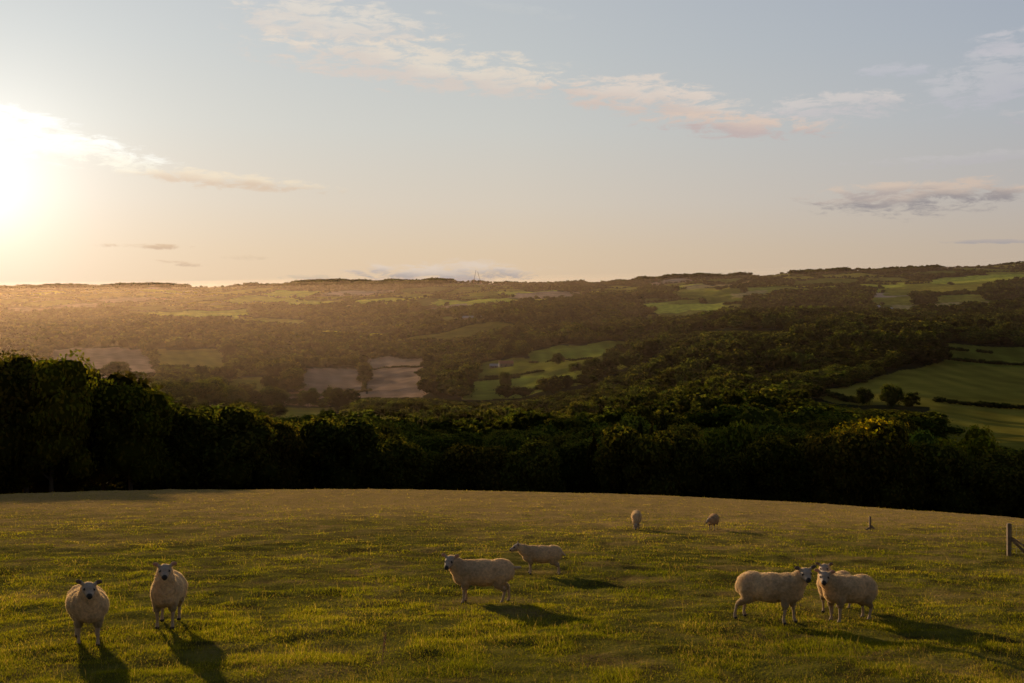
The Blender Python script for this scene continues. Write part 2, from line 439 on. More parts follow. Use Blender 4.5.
def crown(g, kind, nl, nleaf, leaf, core=2, base=(.060, .076, .016)):
    L = lobes(g, kind, nl); parts = []; cv, cf = ICO[core]
    for (c, r) in L:
        s = .80
        nz = 1+.22*(vnoise(cv[:, 0]*2.3+c[0]*9+50, cv[:, 1]*2.3+cv[:, 2]*1.9+c[2]*7+50, 3)-.5)*2
        v = cv*nz[:, None]*np.array(r)*s+np.array(c)
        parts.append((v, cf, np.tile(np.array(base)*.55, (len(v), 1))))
    w = np.array([r[0]*r[2]+r[0]*r[1] for c, r in L]); w /= w.sum()
    k = g.choice(len(L), nleaf, p=w); cc = np.array([L[i][0] for i in k]); rr = np.array([L[i][1] for i in k])
    d = g.normal(size=(nleaf, 3)); d /= np.linalg.norm(d, axis=1)[:, None]
    rad = .80+.30*g.random(nleaf)**.8+np.where(g.random(nleaf) < .06, .3*g.random(nleaf), 0)
    bump = .86+.30*vnoise(d[:, 0]*4+k*3.1+40, d[:, 1]*4+d[:, 2]*4+40, 8)
    p = cc+d*rr*(rad*bump)[:, None]
    nrm = d*(2.6 if kind == 'dome' else 1.6)+g.normal(size=(nleaf, 3))*.55; nrm /= np.linalg.norm(nrm, axis=1)[:, None]
    a = np.cross(nrm, g.normal(size=(nleaf, 3))); a /= np.linalg.norm(a, axis=1)[:, None]; b = np.cross(nrm, a)
    s = (leaf*(.6+.8*g.random(nleaf)))[:, None]
    bend = nrm*s*.35
    q = np.stack([p-a*s, p-b*s*.6-bend, p+a*s, p+b*s*.6-bend], 1).reshape(-1, 3)
    o = (np.arange(nleaf)*4)[:, None]
    f = np.concatenate([o+np.array([[0, 1, 2]]), o+np.array([[0, 2, 3]])])
    col = np.array(base)*((.8+.4*g.random((nleaf, 1))) if kind == 'dome' else (.6+.8*g.random((nleaf, 1))))*(.22+1.05*np.clip(p[:, 2:3], 0, 1))*np.array([1, 1, 1])  # crown shading put into the colour: leaves lighter towards the top
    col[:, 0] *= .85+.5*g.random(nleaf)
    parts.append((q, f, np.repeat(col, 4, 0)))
    return merge(parts)
def trunk_np(g, kind):
    parts = [tube_np([(0, 0, -.06), (0, 0, .02), (.006, .004, .16), (-.006, .008, .34), (.004, 0, .62 if kind != 'conifer' else .95)], [.034, .026, .019, .015, .004], 8)]
    if kind != 'conifer':
        for i in range(7):
            a = i*2.4+g.random(); z = .17+.055*i; l = .17+.1*g.random()
            parts.append(tube_np([(0, 0, z), (math.cos(a)*l*.5, math.sin(a)*l*.5, z+.07), (math.cos(a)*l, math.sin(a)*l, z+.2)], [.011, .007, .002], 5))
    else:
        for i in range(14):
            a = i*2.4; z = .14+.05*i; l = .24*(1-z)
            parts.append(tube_np([(0, 0, z), (math.cos(a)*l, math.sin(a)*l, z-.02)], [.006, .002], 4))
    v, f, _ = merge(parts)
    return np_mesh(kind+'_trunk', v, f, None, True)
TREES = []
for i in range(9):
    kind = 'conifer' if i >= 7 else ('broad' if i % 3 else 'tall')
    g = np.random.default_rng(100+i)
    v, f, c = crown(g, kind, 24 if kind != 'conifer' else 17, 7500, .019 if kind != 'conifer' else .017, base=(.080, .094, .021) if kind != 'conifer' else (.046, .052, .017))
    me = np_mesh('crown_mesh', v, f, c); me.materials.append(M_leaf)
    tm = trunk_np(g, kind); tm.materials.append(M_bark)
    TREES.append((kind, me, tm))
def put_tree(name, label, cat, group, x, y, h, var, wscale=1.0, tint=(1, 1, 1)):
    kind, me, tm = TREES[var]
    root = empty(name, (x, y, Hs(x, y)-.15), random.random()*6.28); tag(root, label, cat, group)
    root.scale = (h*wscale, h*wscale, h)
    cr = link('crown', me, None, root); cr.color = tuple(tint)+(1,)
    link('trunk', tm, None, root)
    return root
TOP = [(-200, 330), (-100, 335), (0, 352), (12, 350), (30, 366), (48, 362), (75, 354), (100, 368), (140, 386), (155, 393), (172, 402), (200, 404), (240, 409), (270, 420), (300, 424), (330, 420), (345, 421), (370, 432), (430, 445), (480, 450), (520, 443), (560, 452), (600, 438), (640, 426), (662, 420), (690, 440), (720, 444), (760, 440), (800, 436), (845, 430), (870, 425), (905, 432), (935, 436), (960, 444), (1000, 450), (1024, 452), (1100, 445), (1250, 440)]
tp = np.array(TOP, float)
count = 0
GL_L = 'tall broadleaf tree of the dark wood rising at the left edge of the pasture'
GL_M = 'dark broadleaf tree of the wood wall just beyond the brow of the pasture, centre'
GL_R = 'dark broadleaf tree of the wood below the brow, on the right beneath green fields'
GL_B = 'round crowned tree further down the slope behind the wood edge, its top catching low sun'
def region(px):
    if px < 250: return 'tall_tree', GL_L, 'trees of the high wood at the left'
    if px < 640: return 'broadleaf_tree', GL_M, 'trees of the wood edge beyond the brow, centre'
    return 'oak_tree', GL_R, 'trees of the wood edge beyond the brow, right'
# golden lit tree (sunlight put into its tint) and a few that stand out
SPECIAL = [
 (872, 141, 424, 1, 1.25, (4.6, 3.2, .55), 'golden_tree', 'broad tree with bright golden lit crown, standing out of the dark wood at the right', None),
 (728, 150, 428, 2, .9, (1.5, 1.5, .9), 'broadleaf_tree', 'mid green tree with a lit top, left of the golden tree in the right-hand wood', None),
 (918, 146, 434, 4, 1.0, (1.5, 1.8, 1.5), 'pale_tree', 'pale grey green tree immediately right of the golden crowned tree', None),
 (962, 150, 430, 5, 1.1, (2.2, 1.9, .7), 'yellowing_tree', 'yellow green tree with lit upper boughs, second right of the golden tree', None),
 (662, 152, 412, 7, 1.0, (1, 1, 1), 'conifer_tree', 'dark pointed conifer, tallest spire in the middle of the wood wall', None),
 (640, 160, 424, 8, .9, (1, 1, 1), 'conifer_tree', 'shorter dark conifer just left of the tallest spire in the wood wall', None),
 (345, 128, 418, 3, 1.3, (.8, .8, .8), 'round_tree', 'broad dark dome shaped tree with thin yellow rim of light, left of centre', None),
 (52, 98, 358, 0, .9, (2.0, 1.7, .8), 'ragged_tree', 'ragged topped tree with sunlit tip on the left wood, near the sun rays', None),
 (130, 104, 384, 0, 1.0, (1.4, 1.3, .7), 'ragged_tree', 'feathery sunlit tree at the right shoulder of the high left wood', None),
]
taken = []
def place(px, dep, row, var, ws, tint, name, label, group):
    global count
    x, y = world_xy(px, dep); base = HR-Hs(x, y)/y*F
    h = max(6.5, (base-row)*y/F)/.95; put_tree(name, label, 'tree', group, x, y, h, var, ws*min(.95, 8.0/h+.25), tint); taken.append((x, y)); count += 1
for px, dep, row, var, ws, tint, nm, lb, gp in SPECIAL: place(px, dep, row, var, ws, tint, nm, lb, gp)
for rown, (base_l, base_r, step) in enumerate(((100, 138, 52), (108, 149, 56))):
    px = -75 + rown*11
    while px < 1190:
        t = np.clip(px/1024, 0, 1)
        dep = base_l+(base_r-base_l)*sm(.05, .45, t)+random.uniform(-2.5, 2.5)
        row = float(np.interp(px, tp[:, 0], tp[:, 1]))+random.uniform(-3, 10)*(1 if rown else 1)
        x, y = world_xy(px, dep)
        if min((math.hypot(x-a, y-b) for a, b in taken), default=9) > 2.2:
            nm, lb, gp = region(px)
            var = random.choice([0, 1, 2, 3, 4, 5, 6])
            if 590 < px < 700 and random.random() < .5: var = random.choice([7, 8]); nm = 'conifer_tree'; lb = 'dark pointed conifer among the broadleaf trees of the wood wall, centre right'; gp = 'conifers in the wood wall'
            b = random.uniform(.55, 1.15); w = random.uniform(0, .35)
            place(px, dep, row, var, random.uniform(1.0, 1.3), (b*(1+w), b, b*.85), nm, lb, gp)
        px += step*random.uniform(.75, 1.25)
# the wood behind, single trees as far as they show large
cand = []
g = np.random.default_rng(5)
yy = np.sqrt(g.uniform(128**2, 330**2, 9000)); pp = g.uniform(-150, 1170, 9000)
pts = [];
for px, dep in zip(pp, yy):
    x, y = world_xy(px, dep)
    front = 100+38*sm(.05, .45, np.clip(px/1024, 0, 1))+12
    if dep < front+8: continue
    if all((x-a)**2+(y-b)**2 > 11**2 for a, b in pts): pts.append((x, y))
pts.sort(key=lambda q: q[1])
clearp = [f[0] for f in FIELDS]
LIM = 0
for x, y in pts:
    if count >= 298: break
    if any(inpoly(np.array([x]), np.array([y]), p_)[0] for p_ in clearp): continue
    px = 512+F*x/y
    base = HR-Hs(x, y)/y*F; h = random.uniform(10, 18)
    lim = float(np.interp(px, tp[:, 0], tp[:, 1]))-16*min(1, max(0, (px-250)/100))*(px < 900)
    if px > 930: lim = 446
    if base-h*F/y < lim: h = (base-lim)*y/F*random.uniform(.9, 1)
    if h < 5: continue
    b = random.uniform(.8, 1.7); w = random.uniform(0, .35)
    var = random.choice([1, 2, 4, 5, 1, 2, 3, 0, 6])
    put_tree('woodland_tree', GL_B, 'tree', 'trees behind the wood edge', x, y, h, var, random.uniform(.95, 1.25)*min(1.3, 13/h), (b*(1+w), b*1.02, b*.8)); count += 1
    LIM = y; taken.append((x, y))
print('single trees', count, 'to depth', LIM)

# masses further off: many low trees in one mesh per wood
def tree_mass(name, label, X, Y, Hh, W, tmpl, g, shade):
    V = []; Fc = []; Cc = []; o = 0
    idx = g.integers(0, len(tmpl), len(X)); Z = H(X, Y); rot = g.random(len(X))*6.28
    for t, (tv, tf, tcol) in enumerate(tmpl):
        k = np.where(idx == t)[0]
        if not len(k): continue
        cr, sr = np.cos(rot[k])[:, None], np.sin(rot[k])[:, None]
        vx = (tv[None, :, 0]*cr-tv[None, :, 1]*sr)*W[k][:, None]+X[k][:, None]
        vy = (tv[None, :, 0]*sr+tv[None, :, 1]*cr)*W[k][:, None]+Y[k][:, None]
        vz = (tv[None, :, 2]-.14)*Hh[k][:, None]+Z[k][:, None]
        V.append(np.stack([vx, vy, vz], -1).reshape(-1, 3).astype(np.float32))
        n = len(tv); Fc.append(((np.arange(len(k))*n)[:, None, None]+tf[None]+o).reshape(-1, 3)); o += n*len(k)
        Cc.append((tcol[None]*shade[k][:, None, :]).reshape(-1, 3))
    me = np_mesh(name, np.concatenate(V), np.concatenate(Fc), np.concatenate(Cc), smooth=False)
    o_ = link(name, me, M_mass); tag(o_, label, 'woodland', kind='stuff'); print(name, len(X), len(me.polygons))
def shades(n, g, lo=.8, hi=1.8):
    lo *= .7; hi *= 1.25
    b = (lo+(hi-lo)*g.random(n)**1.6)[:, None]; w = g.random(n)[:, None]*.5
    return np.concatenate([b*(.98+.55*w), b*1.0, b*.78], 1)
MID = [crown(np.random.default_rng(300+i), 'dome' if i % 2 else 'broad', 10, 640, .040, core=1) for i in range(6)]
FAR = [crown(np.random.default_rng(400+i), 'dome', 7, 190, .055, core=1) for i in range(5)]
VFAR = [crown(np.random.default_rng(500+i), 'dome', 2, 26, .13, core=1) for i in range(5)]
def scatter(y0, y1, spacing, g, test, pm=60):
    gy = np.arange(y0, y1, spacing); gx = np.arange(-.62*y1, .62*y1, spacing)
    Xg, Yg = np.meshgrid(gx, gy); Xg = (Xg+g.uniform(-.42, .42, Xg.shape)*spacing).ravel(); Yg = (Yg+g.uniform(-.42, .42, Yg.shape)*spacing).ravel()
    k = (Yg > y0) & (Yg < y1) & (np.abs(Xg) < .60*Yg); Xg, Yg = Xg[k], Yg[k]
    k = test(Xg, Yg); return Xg[k], Yg[k]
CANOPY = np.array([(-150, 340), (140, 385), (190, 419), (335, 419), (360, 397), (430, 397), (462, 401), (520, 399), (590, 387), (640, 366), (700, 330), (790, 330), (802, 397), (860, 408), (930, 409), (945, 447), (1100, 452)], float)
def clamp_top(X, Y, Hh):
    p, base = rowcol(X, Y); lim = np.interp(p, CANOPY[:, 0], CANOPY[:, 1])
    h = np.where((Y < 1300) & (base > lim), np.minimum(Hh, (base-lim)*Y/F), Hh); k = h > 3.5
    return X[k], Y[k], h[k]
def is_wood(x, y): return land(x, y)[0]
g = np.random.default_rng(60)
X, Y = scatter(LIM+2, 700, 12.5, g, is_wood)
Hh = g.uniform(8, 14, len(X))*(.45+1.1*fbm(X/38, Y/38, 9, 3)); X, Y, Hh = clamp_top(X, Y, Hh); tree_mass('valley_wood', 'dense rounded broadleaf wood filling the near side of the valley and its spur', X, Y, Hh, Hh*0+15.5*g.uniform(.65, 1.35, len(X)), MID, g, shades(len(X), g, .9, 1.9))
X, Y = scatter(700, 1500, 15.5, g, is_wood)
Hh = g.uniform(9, 18, len(X))*(.35+1.3*fbm(X/60, Y/60, 9, 3)); X, Y, Hh = clamp_top(X, Y, Hh); tree_mass('spur_wood', 'broadleaf wood over the spur and valley floor round the small green fields', X, Y, Hh, Hh*0+19.5*g.uniform(.75, 1.35, len(X)), FAR, g, shades(len(X), g, .75, 1.8))
X, Y = scatter(1500, 4200, 14, g, is_wood)
Hh = g.uniform(10, 18, len(X))*(.4+1.2*fbm(X/110, Y/160, 9, 3)); sk = np.zeros(len(X), bool)
for w_ in SKYWOOD: sk |= inpoly(X, Y, w_)
Hh = np.where(sk, 12+14*fbm(X/70, X*0+3, 44, 3)+g.uniform(-3, 3, len(X)), Hh)
Hh = np.where(inpoly(X, Y, SKYWOOD[0]), Hh*.4+20, Hh); tree_mass('far_woodland', 'hazy far woods on the opposite slope up to the skyline', X, Y, Hh, Hh*g.uniform(1.2, 1.6, len(X)), VFAR, g, shades(len(X), g, .6, 1.2))
X, Y = scatter(1500, 4200, 6.5, g, lambda x, y: land(x, y)[1])
Hh = g.uniform(3, 8, len(X))*(1+.9*(g.random(len(X)) < .12)); tree_mass('far_hedgerow', 'thin dark hedges between the far fields', X, Y, Hh, Hh*1.3, VFAR, g, shades(len(X), g, .7, 1.3))

# ------------------------------------------------------------------ hedges and single trees among the valley fields
def hedge(px0, r0, px1, r1, hgt, label, seed, gap=.0, lo=140):
    g = np.random.default_rng(seed)
    a = Vector(world_xy(px0, dep_of(px0, r0, lo))); b = Vector(world_xy(px1, dep_of(px1, r1, lo)))
    L = (b-a).length; n = int(L/(hgt*.55)); t = (np.arange(n)+g.uniform(-.3, .3, n))/n
    t = t[(fbm(t*L/25, t*0+seed, 3) > gap)]
    X = a.x+(b.x-a.x)*t+g.normal(0, .4, len(t)); Y = a.y+(b.y-a.y)*t+g.normal(0, .6, len(t)); Hh = hgt*g.uniform(.7, 1.25, len(t))
    ax = (a.x+b.x)/2; ay = (a.y+b.y)/2; az = Hs(ax, ay)
    V = []; Fc = []; Cc = []; o = 0
    for x, y, h in zip(X, Y, Hh):
        tv, tf, tc = FAR[g.integers(0, 5)]
        V.append(np.array([tv[:, 0]*h*1.25+x-ax, tv[:, 1]*h*1.25+y-ay, tv[:, 2]*h*1.05+Hs(x, y)-az-.25*h]).T); Fc.append(tf+o); o += len(tv); Cc.append(tc*g.uniform(.6, 1.1))
    me = np_mesh('hedge', np.concatenate(V), np.concatenate(Fc), np.concatenate(Cc)); ob = link('hedge', me, M_mass); ob.location = (ax, ay, az)
    tag(ob, label, 'hedge', 'hedges between the valley fields')
hedge(936, 402, 1100, 412, 3.4, 'dark bushy hedge crossing the right-hand hill fields between the two large green ones', 1)
hedge(945, 360, 1100, 366, 3.2, 'unbroken lower hedge above the largest green field on the right', 2)
hedge(948, 350, 1100, 354, 3.2, 'upper gappy hedge at the top of the right-hand hill fields', 3, .42)
hedge(800, 393, 862, 404, 3.6, 'hedge running down from the wooded spur along the lower left of the big right-hand field', 4)
hedge(462, 383, 520, 378, 3.5, 'hedge at the left of the bright valley fields, below the farmhouse field', 5)
hedge(486, 378, 545, 371, 3.2, 'hedge between the farmhouse field and the long bright field', 6)
hedge(505, 393, 585, 383, 3.4, 'lowest hedge along the near side of the bright valley field', 7, .38)
hedge(530, 363, 600, 362, 3.0, 'hedge under the uppermost bright valley field', 8, .35)
hedge(230, 392, 372, 391, 3.2, 'long dark hedge between the mauve ploughed fields on the left valley floor', 9)
hedge(364, 391, 366, 370, 3.5, 'short hedge running up between the two mauve ploughed fields', 10)
hedge(362, 367, 426, 367, 3.0, 'hedge above the right-hand mauve ploughed field', 11)
def field_tree(px, row, h, label, var, ws=1.2, tint=(1.2, 1.2, .9), lo=140, nm='field_tree'):
    d = dep_of(px, row, lo); x, y = world_xy(px, d); put_tree(nm, label, 'tree', None, x, y, h, var, ws, tint)
field_tree(505, 389, 17, 'lone open crowned tree at the near edge of the bright valley field', 0, 1.0)
field_tree(558, 365, 14, 'small dark tree on the hedge line right of the farmhouse', 4)
field_tree(591, 374, 15, 'round dark tree at the right end of the bright valley fields', 2, 1.5, (.9, .9, .8))
field_tree(575, 373, 11, 'paler low bushy tree left of the round dark valley tree', 5, 1.5, (1.7, 1.7, 1.2))
field_tree(612, 366, 16, 'large leaning tree at the foot of the spur, right of the valley fields', 1, 1.6, (.8, .9, .8))
field_tree(293, 391, 20, 'dark spreading tree on the hedge between green field and ploughed field', 3, 1.6, (.9, .9, .8))
field_tree(116, 382, 21, 'hazy domed tree in front of the left ploughed field', 4, 1.6, (.9, .9, .8))
field_tree(208, 405, 19, 'rounded pale green tree on the valley floor above the left wood', 2, 1.5, (1.8, 1.8, 1.1))
field_tree(196, 407, 17, 'rounded tree left of the pale one on the valley floor', 5, 1.5, (1.4, 1.4, 1))
field_tree(168, 408, 17, 'leftmost rim lit tree of the valley floor row', 1, 1.5, (1.3, 1.3, 1))
field_tree(235, 407, 15, 'fourth rounded tree of the valley floor row, right of the pale one', 2, 1.6, (1.2, 1.2, 1))
field_tree(272, 408, 17, 'broad dark tree of the valley floor row', 4, 1.6, (.9, 1, .9))
field_tree(308, 408, 16, 'rightmost round tree of the valley floor row, under the ploughed field', 5, 1.3, (1.1, 1.1, .9))

# ------------------------------------------------------------------ simple solids
def flat_mat(name, c1, c2, scale=6, rough=.9):
    m, nt = mat(name); p = nt.new('ShaderNodeBsdfPrincipled'); p.inputs['Roughness'].default_value = rough
    n = nt.noise(nt.new('ShaderNodeTexCoord').outputs['Object'], scale, 5, .6)
    nt.con(nt.ramp(n, [(.3, c1), (.7, c2)]), p.inputs['Base Color'])
    b = nt.new('ShaderNodeBump'); b.inputs['Strength'].default_value = .4; b.inputs['Distance'].default_value = .02; nt.con(n, b.inputs['Height']); nt.con(b.outputs[0], p.inputs['Normal'])
    nt.con(p.outputs[0], nt.out.inputs[0]); return m
M_stone = flat_mat('stone_wall', (.16, .12, .09), (.26, .20, .15), 1.5)
M_tile = flat_mat('red_tile', (.22, .10, .06), (.32, .15, .09), 2)
M_sheet = flat_mat('grey_roof_sheet', (.26, .26, .28), (.36, .36, .38), .5, .6)
M_dark = flat_mat('dark_opening', (.02, .02, .02), (.04, .035, .03), 2)
M_wood = flat_mat('weathered_timber', (.12, .085, .05), (.30, .21, .13), 9)
M_rust = flat_mat('rusty_steel', (.25, .10, .06), (.40, .17, .10), 4)
M_wire = flat_mat('fence_wire', (.25, .23, .2), (.4, .36, .3), 4, .5)
def bm_obj(name, bm, m_, parent=None, bevel=0):
    if bevel: bmesh.ops.bevel(bm, geom=bm.edges[:], offset=bevel, segments=2, affect='EDGES')
    me = bpy.data.meshes.new(name); bm.to_mesh(me); bm.free(); return link(name, me, m_, parent)
def box(bm, x0, x1, y0, y1, z0, z1):
    vs = [bm.verts.new(p) for p in ((x0, y0, z0), (x1, y0, z0), (x1, y1, z0), (x0, y1, z0), (x0, y0, z1), (x1, y0, z1), (x1, y1, z1), (x0, y1, z1))]
    for f in ((3, 2, 1, 0), (4, 5, 6, 7), (0, 1, 5, 4), (1, 2, 6, 5), (2, 3, 7, 6), (3, 0, 4, 7)): bm.faces.new([vs[i] for i in f])
def building(px, row, w, d, h, rh, name, label, roofm, cat, rz=0, lo=140, wins=3, chim=True):
    dep = dep_of(px, row, lo); x, y = world_xy(px, dep); root = empty(name, (x, y, Hs(x, y)-.4), rz); tag(root, label, cat)
    bm = bmesh.new(); box(bm, -w/2, w/2, -d/2, d/2, 0, h)
    a = [bm.verts.new(p) for p in ((-w/2, -d/2, h+.002), (-w/2, d/2, h+.002), (-w/2, 0, h+rh-.1))]; bm.faces.new(a)
    a = [bm.verts.new(p) for p in ((w/2, -d/2, h+.002), (w/2, d/2, h+.002), (w/2, 0, h+rh-.1))]; bm.faces.new(a)
    bm_obj('wall', bm, M_stone, root)
    bm = bmesh.new(); e = .4; t = .25
    for s in (-1, 1):
        p = [(-w/2-e, s*(d/2+e), h-.15), (w/2+e, s*(d/2+e), h-.15), (w/2+e, 0, h+rh), (-w/2-e, 0, h+rh)]
        lo_ = [bm.verts.new(q) for q in p]; hi_ = [bm.verts.new((q[0], q[1], q[2]+t)) for q in p]
        bm.faces.new(lo_); bm.faces.new(hi_)
        for i in range(4): bm.faces.new((lo_[i], lo_[(i+1) % 4], hi_[(i+1) % 4], hi_[i]))
    rf = bm_obj('roof', bm, roofm, root)
    if chim:
        bm = bmesh.new(); box(bm, w/2-1.5, w/2-.6, -.5, .5, h+rh*.5, h+rh+1.3); bm_obj('chimney', bm, M_stone, rf)
    for i in range(wins):
        xx = -w/2+w*(i+.5)/wins
        bm = bmesh.new(); box(bm, xx-.5, xx+.5, -d/2-.05, -d/2+.1, h*.45, h*.45+1.2); bm_obj('window', bm, M_dark, root)
    bm = bmesh.new(); box(bm, -w*.08-.5, -w*.08+.5, -d/2-.06, -d/2+.1, .4, 2.4) if wins else box(bm, -2, 2, -d/2-.06, -d/2+.1, .4, 3.6)
    bm_obj('door', bm, M_dark, root)
building(506, 367, 17, 7, 4.6, 3.0, 'farmhouse', 'red roofed stone farmhouse among trees at the head of the bright valley fields', M_tile, 'farmhouse', .15)
building(494, 368, 10, 6, 3.2, 2.2, 'stone_barn', 'small stone barn just left of the red roofed farmhouse', M_sheet, 'barn', -.1, wins=2, chim=False)
building(474, 320, 46, 14, 4.5, 3.0, 'long_barn', 'long pale roofed farm shed half hidden in the woods of the opposite slope', M_sheet, 'barn', .05, wins=0, chim=False)
building(872, 309, 34, 14, 5.0, 3.2, 'grey_barn', 'left and larger of two pale roofed farm sheds behind the wooded spur', M_sheet, 'barn', .1, lo=1500, wins=0, chim=False)
building(888, 311, 20, 11, 4.6, 3.0, 'white_barn', 'right and smaller of two pale roofed farm sheds behind the wooded spur', M_sheet, 'barn', -.15, lo=1500, wins=0, chim=False)
building(218, 381, 15, 8, 4.4, 2.8, 'roadside_cottage', 'hazy pale roofed cottage between the trees on the left valley floor', M_sheet, 'cottage', .1)

# two thin leaning jibs on the skyline
def mast(px, lean, label, hgt):
    y = 4080.; x = (px-512)/F*y; z0 = Hs(x, y); root = empty('crane_jib', (x, y, z0)); tag(root, label, 'crane', None)
    bm_v, bm_f = tube_np([(0, 0, 0), (lean*hgt*.42, 0, hgt*.62), (lean*hgt*.62, 0, hgt)], [1.0, .9, .7], 4)
    link('jib', np_mesh('jib', bm_v, bm_f), M_rust, root)
    v, f = tube_np([(-3, 0, -1), (0, 0, 3), (3, 0, 5)], [3, 2.4, 1.6], 6); link('base', np_mesh('base', v, f), M_rust, root)
mast(473.5, .30, 'left of two thin reddish jibs on the skyline, leaning right', 52)
mast(481, -.45, 'right of two thin reddish jibs on the skyline, leaning left', 48)

# ------------------------------------------------------------------ fence at the right edge and the old stump post
def rod(a, b, r, n=8, r2=None): return tube_np([a, b], [r, r if r2 is None else r2], n)
def post_np(w, d, z0, z1, g, slant=.03):
    bm = bmesh.new(); box(bm, -w/2, w/2, -d/2, d/2, z0, z1)
    for v in bm.verts:
        if v.co.z > z0+.1: v.co.x += slant*g.uniform(-1, 1)*.3; v.co.z += g.uniform(-.015, .015)
    return bm
gp = ground_at(1009, 556); g0 = np.random.default_rng(2)
fence = empty('timber_fence', gp); tag(fence, 'weathered timber fence post with slanting brace and wire netting at the right edge', 'fence')
bm_obj('post', post_np(.095, .09, -.3, .84, g0), M_wood, fence, .012)
s = -.0
def braced(ax, az, bx, bz, nm):
    v, f = rod((ax, -.10, az), (bx, -.10, bz), .05, 4); link(nm, np_mesh(nm, v, f), M_wood, fence)
braced(.03, .44, .70, -.22, 'brace')
v, f = rod((.05, .05, .48), (1.0, .30, -.12), .038, 4); link('rail', np_mesh('rail', v, f), M_wood, fence)
x2 = 2.1; z2 = Hs(gp.x+x2, gp.y)-gp.z
bm = post_np(.12, .12, -.3, .95, g0); bmesh.ops.translate(bm, vec=(x2, 0, z2), verts=bm.verts[:]); bm_obj('post', bm, M_wood, fence, .012)
parts = []
for k in range(7):
    z = .10+.115*k; parts.append(rod((-.0, -.075, z), (x2, -.075, z2+z), .0028, 4))
for k in range(13):
    xx = .15*k; zz = z2*xx/x2; parts.append(rod((xx, -.078, zz+.08), (xx, -.078, zz+.80), .0022, 4))
v, f, _ = merge(parts); link('wire_netting', np_mesh('wire_netting', v, f), M_wire, fence)
sp = ground_at(870, 530)
st = empty('old_post', sp); tag(st, 'short broken wooden post standing alone in the pasture with its fallen foot beside it', 'post')
bm_obj('post_shaft', post_np(.075, .07, -.2, .50, g0), M_wood, st, .01)
v, f = rod((-.16, -.05, .02), (.01, 0, .10), .035, 6, .025); link('broken_brace', np_mesh('broken_brace', v, f), M_wood, st)
v, f = rod((.01, 0, .16), (.18, -.04, .02), .05, 6, .03); link('broken_foot', np_mesh('broken_foot', v, f), M_wood, st)
# dead dock stem
dp = ground_at(382, 662)
parts = [tube_np([(0, 0, -.02), (.02, 0, .18), (.05, .01, .36)], [.004, .004, .003], 6)]
for k in range(26):
    z = .12+.009*k; a = k*2.4; xx = .02+.08*(z-.1)
    v, f = ICO[1]; parts.append((v*np.array([.008, .008, .009])+np.array([xx+math.cos(a)*.014, math.sin(a)*.014, z]), f))
v, f, _ = merge(parts); o = link('dead_dock_stem', np_mesh('dead_dock_stem', v, f), M_rust); o.location = dp; tag(o, 'upright dead brown seed stem alone in the near grass', 'plant stem')

# ------------------------------------------------------------------ sheep
def m_sheep_skin():
    m, nt = mat('sheep_face_and_legs'); p = nt.new('ShaderNodeBsdfPrincipled'); p.inputs['Roughness'].default_value = .9
    c = attr(nt); n = nt.noise(nt.new('ShaderNodeTexCoord').outputs['Object'], 40, 3)
    nt.con(nt.mix(1.0, c, nt.ramp(n, [(.2, (.75, .75, .75)), (.8, (1.15, 1.15, 1.15))]), 'MULTIPLY'), p.inputs['Base Color'])
    p.inputs['Subsurface Weight'].default_value = 0
    nt.con(p.outputs[0], nt.out.inputs[0]); return m
def m_wool():
    m, nt = mat('sheep_wool'); tc = nt.new('ShaderNodeTexCoord').outputs['Object']
    c = attr(nt); n = nt.noise(tc, 22, 5, .65); n2 = nt.noise(tc, 4, 3)
    c = nt.mix(1.0, c, nt.ramp(n, [(.3, (.70, .68, .66)), (.65, (1.12, 1.1, 1.05))]), 'MULTIPLY')
    c = nt.mix(1.0, c, nt.ramp(n2, [(.3, (.82, .80, .76)), (.7, (1.08, 1.06, 1.04))]), 'MULTIPLY')
    leafy(nt, c, .46, tcol=nt.mix(1.0, c, (1.3, 1.15, .85, 1), 'MULTIPLY')); return m
M_skin = m_sheep_skin(); M_wool = m_wool()
M_eye = flat_mat('sheep_eye', (.01, .008, .006), (.02, .015, .01), 5, .25)
def seg(bm, a, b, ra, rb, sy=1.0, n=16):
    """tapered capsule between two points; sy squashes it across the body"""
    a = Vector(a); b = Vector(b); d = b-a; L = d.length
    q = Vector((0, 0, 1)).rotation_difference(d.normalized()) if L > 1e-6 else Vector((0, 0, 1)).rotation_difference(Vector((0, 0, 1)))
    rings = []
    for k in range(1, 6): t = -math.pi/2+k*math.pi/2/5.0001; rings.append((math.sin(t)*ra, math.cos(t)*ra))
    for k in range(0, 5): t = k*math.pi/2/5.0; rings.append((L+math.sin(t)*rb, math.cos(t)*rb))
    R = []
    for z, r in rings:
        R.append([bm.verts.new(a+q @ Vector((math.cos(2*math.pi*i/n)*r, math.sin(2*math.pi*i/n)*r, z))) for i in range(n)])
    p0 = bm.verts.new(a+q @ Vector((0, 0, -ra))); p1 = bm.verts.new(a+q @ Vector((0, 0, L+rb)))
    for i in range(n):
        j = (i+1) % n; bm.faces.new((p0, R[0][j], R[0][i])); bm.faces.new((p1, R[-1][i], R[-1][j]))
        for k in range(len(R)-1): bm.faces.new((R[k][i], R[k][j], R[k+1][j], R[k+1][i]))
def ell(bm, c, r, rot=None, sub=3):
    res = bmesh.ops.create_icosphere(bm, subdivisions=sub, radius=1)
    for v in res['verts']:
        p = Vector((v.co.x*r[0], v.co.y*r[1], v.co.z*r[2]))
        if rot is not None: p = rot @ p
        v.co = p+Vector(c)
